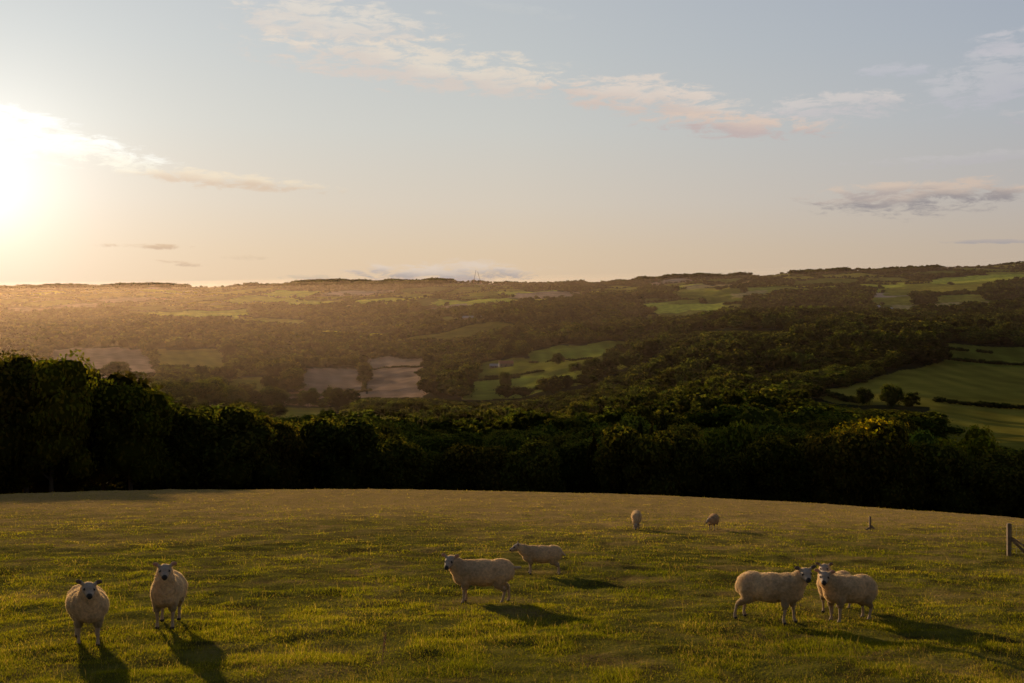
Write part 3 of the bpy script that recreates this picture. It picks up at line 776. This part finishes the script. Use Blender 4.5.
def remeshed(bm, voxel, smooth):
    me = bpy.data.meshes.new('tmp'); bm.to_mesh(me); bm.free()
    o = bpy.data.objects.new('tmp', me); C.objects.link(o)
    md = o.modifiers.new('r', 'REMESH'); md.mode = 'VOXEL'; md.voxel_size = voxel
    ms = o.modifiers.new('s', 'SMOOTH'); ms.iterations = smooth; ms.factor = .5
    dg = bpy.context.evaluated_depsgraph_get(); e = o.evaluated_get(dg); out = bpy.data.meshes.new_from_object(e)
    bpy.data.objects.remove(o); bpy.data.meshes.remove(me)
    n = len(out.vertices); v = np.empty(n*3, np.float32); out.vertices.foreach_get('co', v); v = v.reshape(-1, 3)
    nm = np.empty(n*3, np.float32); out.vertices.foreach_get('normal', nm); nm = nm.reshape(-1, 3)
    return out, v, nm
from mathutils import Matrix
def sheep(px, row, heading, label, head_yaw=0., head_pitch=-.12, head=(.70, 0, .80), look_turn=.5, fat=1.0, size=1.0, legs=(0, 0, 0, 0), tail=(-.09, -.10), dark_ear=True, fade=1.0, seed=0, wool=(.80, .68, .49), anchor=0.0, level=.75, pitch=0.0):
    """heading in degrees (0 = facing +x, right in the picture); head_yaw relative to the body, degrees, + = to its left"""
    g = np.random.default_rng(900+seed)
    gpnt = ground_at(px, row, 8, 80); heading = heading-math.degrees(math.atan2(gpnt.x, gpnt.y)); hd = math.radians(heading); ca, sa = math.cos(hd), math.sin(hd)
    # body origin a little behind the anchor point along the body
    ox = gpnt.x-ca*anchor*size; oy = gpnt.y-sa*anchor*size; oz = Hs(ox, oy)
    root = empty('sheep', (ox, oy, oz), hd); root.scale = (size,)*3
    tag(root, label, 'sheep', 'sheep standing in the pasture')
    e_ = .5; sx = (Hs(ox+ca*e_, oy+sa*e_)-Hs(ox-ca*e_, oy-sa*e_))/(2*e_); sy = (Hs(ox-sa*e_*.5, oy+ca*e_*.5)-Hs(ox+sa*e_*.5, oy-ca*e_*.5))/e_
    hy = math.radians(head_yaw); hx, hyy, hz = head
    nb = Vector((.40, 0, .60)); poll = Vector((hx-.07*math.cos(hy), hyy-.07*math.sin(hy), hz+.03))
    R = Matrix.Rotation(hy, 3, 'Z') @ Matrix.Rotation(-head_pitch, 3, 'Y')
    hc = Vector((hx, hyy, hz))
    HS = 1.13
    def hp(x, y, z): return hc+R @ Vector((x, y, z))*HS
    def legset(bm, grow, upper_only=False):
        for i, (s, lx) in enumerate(((1, legs[0]), (-1, legs[1]))):      # front legs
            y = .115*s*fat**.5
            seg(bm, (.30, y*.95, .47), (.315+lx*.3, y, .30), .088+grow, .050+grow)
            if upper_only: continue
            seg(bm, (.315+lx*.3, y, .30), (.325+lx*.6, y, .215), .041, .030); seg(bm, (.325+lx*.6, y, .215), (.32+lx*.9, y*.98, .075), .026, .021)
            seg(bm, (.32+lx*.9, y*.98, .075), (.34+lx, y*.98, .022), .026, .029); seg(bm, (.345+lx, y*.98+.012, .016), (.345+lx, y*.98-.012, .016), .026, .026)
        for i, (s, lx) in enumerate(((1, legs[2]), (-1, legs[3]))):      # hind legs: stifle forward, hock backward
            y = .125*s*fat**.5
            seg(bm, (-.33, y*.9, .52), (-.29+lx*.2, y, .37), .145+grow, .090+grow)
            seg(bm, (-.29+lx*.2, y, .37), (-.40+lx*.5, y, .265), .080+grow*.6, .046+grow*.3)
            if upper_only: continue
            seg(bm, (-.40+lx*.5, y, .265), (-.42+lx*.58, y, .225), .040, .032); seg(bm, (-.42+lx*.58, y, .225), (-.40+lx*.95, y, .075), .028, .022)
            seg(bm, (-.40+lx*.95, y, .075), (-.38+lx, y, .022), .026, .029); seg(bm, (-.375+lx, y+.012, .016), (-.375+lx, y-.012, .016), .026, .026)
    def torso(bm, grow):
        ell(bm, (-.02, 0, .545), (.50+grow, .232*fat+grow, .228+grow)); ell(bm, (.27, 0, .555), (.26+grow, .205*fat**.7+grow, .225+grow)); ell(bm, (-.32, 0, .58), (.245+grow, .225*fat**.8+grow, .21+grow))
        ell(bm, (0, 0, .50), (.33+grow, .222*fat+grow, .185+grow)); ell(bm, (.40, 0, .50), (.14+grow, .145+grow, .16+grow))
        ell(bm, (-.02, 0, .66), (.48+grow, .16*fat+grow, .115+grow))
        mid = nb.lerp(poll, .55)+Vector((0, 0, -.02))
        seg(bm, nb, mid, .170+grow, .138+grow); seg(bm, mid, poll+Vector((-.03*math.cos(hy), -.03*math.sin(hy), -.05)), .135+grow, .104+grow)
    # --- body: one continuous surface
    bm = bmesh.new(); torso(bm, -.02); legset(bm, 0)
    seg(bm, (-.52, 0, .62), (-.55+tail[0], 0, .62+tail[1]), .040, .026)
    seg(bm, hp(-.03, 0, .0), hp(.035, 0, -.005), .094, .082); seg(bm, hp(.03, 0, -.012), hp(.135, 0, -.030), .075, .050); seg(bm, hp(.12, 0, -.03), hp(.165, 0, -.034), .047, .039)
    seg(bm, hp(.02, 0, -.045), hp(.13, 0, -.06), .050, .031)
    for s in (-1, 1):
        seg(bm, hp(-.035, .055*s, .045), hp(-.045, .080*s, .060), .025, .027)
        ell(bm, hp(-.050, .112*s, .080), (.017, .056, .037), R @ Matrix.Rotation((.42 if dark_ear else .25)*s, 3, 'X') @ Matrix.Rotation(-.2*s, 3, 'Z'), 2)
    out, v, nm = remeshed(bm, .0105, 4)
    P0 = v.copy(); hl = (P0-np.array(hc[:])) @ np.array(R)/HS            # head-local coordinates
    col = np.tile(np.array([.46, .33, .22]), (len(v), 1)); near_h = np.linalg.norm(P0-np.array(hc[:]), axis=1) < .26
    col[near_h & (hl[:, 0] > -.02)] = (.38, .29, .22)
    ear = near_h & (np.abs(hl[:, 1])+hl[:, 2]*.5 > .122); col[ear] = (.15, .10, .08) if dark_ear else (.50, .26, .18)
    nose = near_h & (hl[:, 0] > .160+.0*hl[:, 1]) ; col[nose] = (.03, .024, .022)
    col[near_h & (hl[:, 0] > .150) & (hl[:, 2] < -.035)] = (.045, .033, .03)
    eyep = near_h & (np.hypot(hl[:, 0]-.062, hl[:, 2]-.022) < .020) & (np.abs(hl[:, 1]) > .045); col[eyep] = (.05, .035, .03)
    col[(P0[:, 2] < .035)] = (.05, .04, .035)
    low = (P0[:, 2] < .34) & ~near_h; col[low & (P0[:, 2] >= .035)] = (.42, .30, .20)
    v[:, 2] += (sx*v[:, 0]+sy*v[:, 1])*(1-level*sm(.12, .55, P0[:, 2]))+pitch*v[:, 0]*sm(.2, .5, P0[:, 2]); out.vertices.foreach_set('co', v.ravel())
    a = out.color_attributes.new('Col', 'FLOAT_COLOR', 'POINT'); cc = np.ones((len(v), 4), np.float32); cc[:, :3] = col; a.data.foreach_set('color', cc.ravel())
    out.polygons.foreach_set('use_smooth', np.ones(len(out.polygons), bool)); out.name = 'sheep_body'; out.update()
    out.materials.clear(); link('body', out, M_skin, root)
    # --- fleece
    bm = bmesh.new(); torso(bm, .010); legset(bm, .010, True)
    out, v, nm = remeshed(bm, .014, 6)
    nz = vnoise(v[:, 0]*13+30, v[:, 1]*13+v[:, 2]*15+30, 4)-.5; nz2 = vnoise(v[:, 0]*34+30, v[:, 1]*34+v[:, 2]*31+30, 6)-.5
    v = v+nm*(nz*.014+nz2*.008)[:, None]
    w = np.array(wool)
    ncol = np.tile(w, (len(v), 1))*(.85+.3*vnoise(v[:, 0]*5+9, v[:, 2]*5+v[:, 1]*5+9, 7))[:, None]; low_fleece = np.clip((.42-v[:, 2])/.2, 0, 1)[:, None]; ncol = ncol*(1-.4*low_fleece)  # fleece darker towards the belly and upper legs
    nf = len(out.polygons); tot = np.empty(nf, np.int32); out.polygons.foreach_get('loop_total', tot)
    out.calc_loop_triangles(); nt_ = len(out.loop_triangles); tri = np.empty(nt_*3, np.int32); out.loop_triangles.foreach_get('vertices', tri); tri = tri.reshape(-1, 3)
    nfib = 24000; k = g.integers(0, len(v), nfib); b = v[k]; d = nm[k]+g.normal(size=(nfib, 3))*.35+np.array([-.2, 0, -.3]); d /= np.linalg.norm(d, axis=1)[:, None]
    side = np.cross(d, g.normal(size=(nfib, 3))); side /= np.linalg.norm(side, axis=1)[:, None]; ln = g.uniform(.008, .017, nfib)[:, None]
    fv = np.stack([b-side*.0025-d*.004, b+side*.0025-d*.004, b+d*ln], 1).reshape(-1, 3); ff = np.arange(nfib*3).reshape(-1, 3)+len(v)
    V = np.concatenate([v, fv]); Fc = np.concatenate([tri, ff]); Cc = np.concatenate([ncol, np.repeat(ncol[k]*1.1, 3, 0)])
    V[:, 2] += (sx*V[:, 0]+sy*V[:, 1])*(1-level*sm(.12, .55, V[:, 2]))+pitch*V[:, 0]*sm(.2, .5, V[:, 2])
    me = np_mesh('sheep_fleece', V, Fc, Cc, smooth=True); bpy.data.meshes.remove(out); link('fleece', me, M_wool, root)
    # --- eyes
    for s in (-1, 1):
        bm = bmesh.new(); c = hp(.062, .062*s, .022); c.z += (sx*c.x+sy*c.y)*(1-level*float(sm(.12, .55, c.z)))+pitch*c.x*float(sm(.2, .5, c.z)); ell(bm, (0, 0, 0), (.013, .010, .012), R, 2)
        o = bm_obj('eye', bm, M_eye, root); o.location = c
    return root
sheep(88, 644, -88, 'very round sheep with dark upright ears facing the camera, leftmost in the pasture', 0, -.2, (.58, 0, .83), fat=1.2, legs=(.02, -.05, .03, 0), seed=1, size=.91, anchor=.2, level=0)
sheep(166, 629, -97, 'slimmer sheep facing the camera with wide pink lit ears, second from left', 6, -.2, (.58, .03, .90), fat=.98, legs=(.03, -.03, 0, .05), dark_ear=False, seed=2, size=.93, level=0, wool=(.84, .72, .53), anchor=.2)
sheep(483, 603, 180, 'sheep side on facing left, face to the camera, with stubby tail sticking out behind', 72, -.2, (.60, .06, .77), legs=(.03, -.02, .05, -.08), tail=(-.12, .02), seed=3, size=.95, dark_ear=False)
sheep(542, 574, 178, 'sheep in pure left profile with low stretched neck, behind the one with stubby tail', 4, -.25, (.70, 0, .73), legs=(-.02, .02, -.09, -.05), seed=4, size=.78, fat=.98)
sheep(636, 529, -92, 'distant sheep grazing head down towards the camera', 0, -1.15, (.66, 0, .20), legs=(0, .05, 0, 0), seed=5, size=.74, fat=.9, anchor=.2)
sheep(713, 530, -100, 'distant sheep with dark face turned down to the left, right of the field centre', -60, -.6, (.52, -.12, .60), legs=(0, .04, 0, .04), seed=6, size=.66, fat=1.1, wool=(.62, .49, .35))
sheep(770, 621, -20, 'sheep side on facing right, face to the camera, hind legs stretched back', -58, -.2, (.60, -.04, .78), legs=(.04, -.06, -.10, -.16), seed=7, size=.92, level=0, pitch=.07, fat=1.05, tail=(-.02, -.14))
sheep(835, 611, -116, 'sheep mostly hidden behind the rightmost one, only face, chest and legs showing', 22, -.2, (.57, .05, .92), legs=(.02, -.04, 0, .04), seed=8, size=.78, level=0, fat=.9)
sheep(849, 621, -133, 'rightmost sheep, standing in front of its neighbour with its face to the camera', 40, -.25, (.59, .02, .75), legs=(.02, -.03, .05, -.08), seed=9, size=.89, level=0, pitch=.05, dark_ear=False, fat=1.02, tail=(-.02, -.14))

# ------------------------------------------------------------------ valley haze
def haze():
    m, nt = mat('valley_haze'); vs = nt.new('ShaderNodeVolumeScatter'); vs.inputs['Color'].default_value = (1, .71, .50, 1)
    vs.inputs['Density'].default_value = HAZE_D/3; vs.inputs['Anisotropy'].default_value = HAZE_G
    nt.con(vs.outputs[0], nt.out.inputs['Volume'])
    # bodies of haze filling the valley, their surfaces just above the far ridge
    for up, y0, y1, lb in ((1, 340., 4230., 'lowest layer of thin golden haze over the valley floor'), (4, 350., 4240., 'middle layer of thin golden haze over the valley'), (7, 360., 4250., 'topmost thin golden haze reaching the far ridge')):
        cols = np.linspace(-1000, 2024, 49)
        sky_row = np.interp(cols, COLS, ROWS[:, 11])-up
        v = []
        for y in (y0, y1):
            for c_, r_ in zip(cols, sky_row): v += [((c_-512)/F*y, y, (HR-r_)/F*y), ((c_-512)/F*y, y, -280-up)]
        n = len(cols); f = []
        for i in range(n-1):
            a = 2*i; b = a+2; A = a+2*n; B = b+2*n
            f += [(a, b, B, A), (a+1, A+1, B+1, b+1), (a, a+1, b+1, b), (A, B, B+1, A+1)]
        e = 2*(n-1); f += [(0, 2*n, 2*n+1, 1), (e, e+1, e+2*n+1, e+2*n)]
        o = link('valley_haze', np_mesh('valley_haze', np.array(v, float), np.array(f)), m); tag(o, lb, 'haze', kind='stuff')
HAZE_D = 3.3e-5; HAZE_G = .68
haze()

# ------------------------------------------------------------------ sun, sky
SUN_AZ, SUN_EL = math.radians(-28.2), math.radians(5.3)
sdir = Vector((math.sin(SUN_AZ)*math.cos(SUN_EL), math.cos(SUN_AZ)*math.cos(SUN_EL), math.sin(SUN_EL)))
L = bpy.data.lights.new('sun', 'SUN'); L.energy = 5.0; L.angle = math.radians(1.1); L.color = (1, .73, .43)
lo = bpy.data.objects.new('sun', L); C.objects.link(lo); lo.rotation_euler = (-sdir).to_track_quat('-Z', 'Y').to_euler()
W = bpy.data.worlds.new('World'); bpy.context.scene.world = W; W.use_nodes = True; W.node_tree.nodes.clear()
nt = NT(W.node_tree); out = nt.new('ShaderNodeOutputWorld')
sky = nt.new('ShaderNodeTexSky', sky_type='NISHITA'); sky.sun_disc = False; sky.sun_elevation = SUN_EL; sky.sun_rotation = SUN_AZ; sky.dust_density = 2.5; sky.altitude = 100
d = nt.new('ShaderNodeTexCoord').outputs['Generated']
sp = nt.new('ShaderNodeSeparateXYZ'); nt.con(d, sp.inputs[0])
D2 = 180/math.pi
el = nt.m('MULTIPLY', nt.m('ARCSINE', sp.outputs[2]), D2); az = nt.m('MULTIPLY', nt.m('ARCTAN2', sp.outputs[0], sp.outputs[1]), D2)
def lin(r, g_, b): return tuple(((c/255+.055)/1.055)**2.4 if c > 10 else c/3294 for c in (r, g_, b))
fe = nt.m('DIVIDE', el, 60, clamp=True)
base = nt.ramp(fe, [(0, lin(234, 205, 170)), (.035, lin(231, 209, 180)), (.08, lin(225, 214, 198)), (.15, lin(214, 215, 210)), (.22, lin(203, 209, 211)), (.30, lin(193, 201, 209)), (.5, lin(126, 142, 160)), (1, lin(88, 104, 128))])
# darker, bluer to the right, brighter to the left
fa = nt.m('DIVIDE', nt.m('ADD', az, 180), 360, clamp=True)
tint = nt.ramp(fa, [(0, (.46, .44, .44)), (.25, (.58, .56, .55)), (.35, (.95, .96, .97)), (.42, (1.10, 1.08, 1.05)), (.5, (1.0, .99, .98)), (.577, (.74, .77, .86)), (.75, (.53, .51, .52)), (1, (.46, .44, .44))])
col = nt.mix(1.0, base, tint, 'MULTIPLY')
dot = nt.new('ShaderNodeVectorMath', operation='DOT_PRODUCT'); nt.con(d, dot.inputs[0]); dot.inputs[1].default_value = sdir[:]
th = nt.m('MULTIPLY', nt.m('ARCCOSINE', nt.m('MINIMUM', dot.outputs['Value'], 1.0)), D2)
glow = nt.m('ADD', nt.m('MULTIPLY', nt.m('EXPONENT', nt.m('DIVIDE', th, -3.0)), .85), nt.m('MULTIPLY', nt.m('EXPONENT', nt.m('DIVIDE', th, -10.0)), .24))
gl = nt.new('ShaderNodeVectorMath', operation='SCALE'); gl.inputs[0].default_value = (1, .97, .90); nt.con(glow, gl.inputs['Scale'])
col = nt.mix(1.0, col, gl.outputs[0], 'ADD')
# clouds: streaks at their own bearings and heights
cv = nt.new('ShaderNodeCombineXYZ'); nt.con(az, cv.inputs[0]); nt.con(nt.m('MULTIPLY', el, 3.4), cv.inputs[1])
wob = nt.noise(cv.outputs[0], .16, 6, .62); fine = nt.noise(cv.outputs[0], .55, 7, .68, .4)
def pazel(px, row):
    x = (px-512)/F; z = -(row-HR)/F; a = math.atan(x); return math.degrees(a), math.degrees(math.atan(z*math.cos(a)))
CL = [ # px, row, half width, half height, slope (rows per px), density, lit colour, belly colour
 (335, 26, 105, 27, .05, .5, (240, 222, 205), (228, 208, 195)), (425, 68, 165, 25, .10, .6, (240, 220, 200), (226, 205, 192)),
 (655, 100, 115, 18, .16, .62, (236, 214, 198), (222, 196, 182)), (735, 125, 95, 13, .06, .75, (228, 200, 182), (205, 182, 176)),
 (835, 106, 85, 13, .0, .5, (226, 210, 202), (214, 200, 198)), (70, 148, 110, 15, .14, .70, (255, 250, 236), (250, 238, 216)), (20, 120, 60, 16, .2, .6, (255, 252, 240), (255, 245, 225)),
 (235, 181, 100, 9, .06, .62, (244, 220, 190), (222, 190, 162)), (155, 246, 48, 3.0, .0, .75, (214, 176, 138), (206, 168, 134)), (180, 264, 32, 3, .10, .6, (216, 178, 142), (208, 172, 140)),
 (450, 272, 105, 12, .02, .95, (232, 206, 184), (180, 162, 156)), (310, 277, 34, 3, .0, .5, (214, 186, 158), (204, 178, 156)), (930, 196, 130, 18, -.02, .85, (216, 190, 172), (164, 150, 148)),
 (880, 190, 60, 9, -.05, .5, (222, 196, 176), (180, 164, 160)), (988, 242, 55, 2.4, 0, .6, (186, 168, 160), (176, 162, 160)), (995, 80, 80, 26, -.15, .36, (214, 204, 204), (204, 194, 200)), (1005, 45, 40, 14, .0, .4, (218, 206, 206), (208, 198, 202)),
 (895, 70, 40, 7, .05, .34, (212, 202, 206), (204, 196, 204)), (950, 160, 110, 7, -.02, .30, (208, 196, 194), (200, 188, 190)), (245, 258, 26, 3, 0, .35, (224, 190, 154), (214, 182, 150)), (520, 10, 60, 6, .1, .15, (215, 210, 205), (210, 205, 200)),
 (1100, 120, 90, 20, .1, .5, (214, 200, 196), (190, 180, 186)), (-120, 60, 90, 14, .1, .5, (245, 230, 210), (230, 212, 195))]
for (px, row, w, h, sl, den, c1, c2) in CL:
    a0, e0 = pazel(px, row); k = math.degrees(1/F)*math.cos(math.radians(a0))**2; wa = w*k; he = h*math.degrees(1/F)*math.cos(math.radians(a0))
    da = nt.m('SUBTRACT', az, a0); de = nt.m('ADD', nt.m('SUBTRACT', el, e0), nt.m('MULTIPLY', da, sl))
    de = nt.m('ADD', de, nt.m('MULTIPLY', nt.m('SUBTRACT', wob, .5), he*2.4))
    q = nt.m('ADD', nt.m('POWER', nt.m('ABSOLUTE', nt.m('DIVIDE', da, wa)), 2.0), nt.m('POWER', nt.m('ABSOLUTE', nt.m('DIVIDE', de, he)), 2.0))
    mk = nt.m('ADD', nt.m('SUBTRACT', 1.0, q), nt.m('MULTIPLY', nt.m('SUBTRACT', fine, .5), 6.5))
    mk = nt.m('MULTIPLY', nt.rangemap(mk, -.2, 1.2), nt.rangemap(q, 1.9, .6))
    mk = nt.m('MULTIPLY', mk, min(1.0, den*1.35))
    bel = nt.rangemap(nt.m('DIVIDE', de, he), .5, -.5)
    cc = nt.mix(bel, lin(*[min(255, q+e_) for q, e_ in zip(c1, (2, 9, 12))]), lin(*[min(255, q+e_) for q, e_ in zip(c2, (0, 7, 10))])); 
    cc = nt.mix(1.0, cc, gl.outputs[0], 'ADD')
    col = nt.mix(mk, col, cc)
below = nt.rangemap(el, -4, -.5, 0, 1); col = nt.mix(below, (.10, .085, .055, 1), col)
bg1 = nt.new('ShaderNodeBackground'); nt.con(sky.outputs[0], bg1.inputs[0]); bg1.inputs[1].default_value = .001
bg2 = nt.new('ShaderNodeBackground'); nt.con(col, bg2.inputs[0]); bg2.inputs[1].default_value = .86
ad = nt.new('ShaderNodeAddShader'); nt.con(bg1.outputs[0], ad.inputs[0]); nt.con(bg2.outputs[0], ad.inputs[1]); nt.con(ad.outputs[0], out.inputs[0])

# ------------------------------------------------------------------ camera
cam = bpy.data.cameras.new('camera'); cam.sensor_width = 36; cam.lens = F/1024*36; cam.clip_start = .1; cam.clip_end = 30000
co = bpy.data.objects.new('camera', cam); C.objects.link(co); co.location = (0, 0, 0)
co.rotation_euler = (math.radians(90), 0, 0); cam.shift_y = (HR-341.5)/1024; bpy.context.scene.camera = co
S = bpy.context.scene
S.view_settings.view_transform = 'Standard'; S.view_settings.look = 'None'; S.view_settings.exposure = 0; S.view_settings.gamma = 1
S.render.engine = 'CYCLES'; S.cycles.use_denoising = True; S.cycles.max_bounces = 6; S.cycles.diffuse_bounces = 3; S.cycles.transmission_bounces = 4; S.cycles.volume_bounces = 0; S.cycles.transparent_max_bounces = 4
S.cycles.use_adaptive_sampling = True; S.cycles.adaptive_threshold = .02
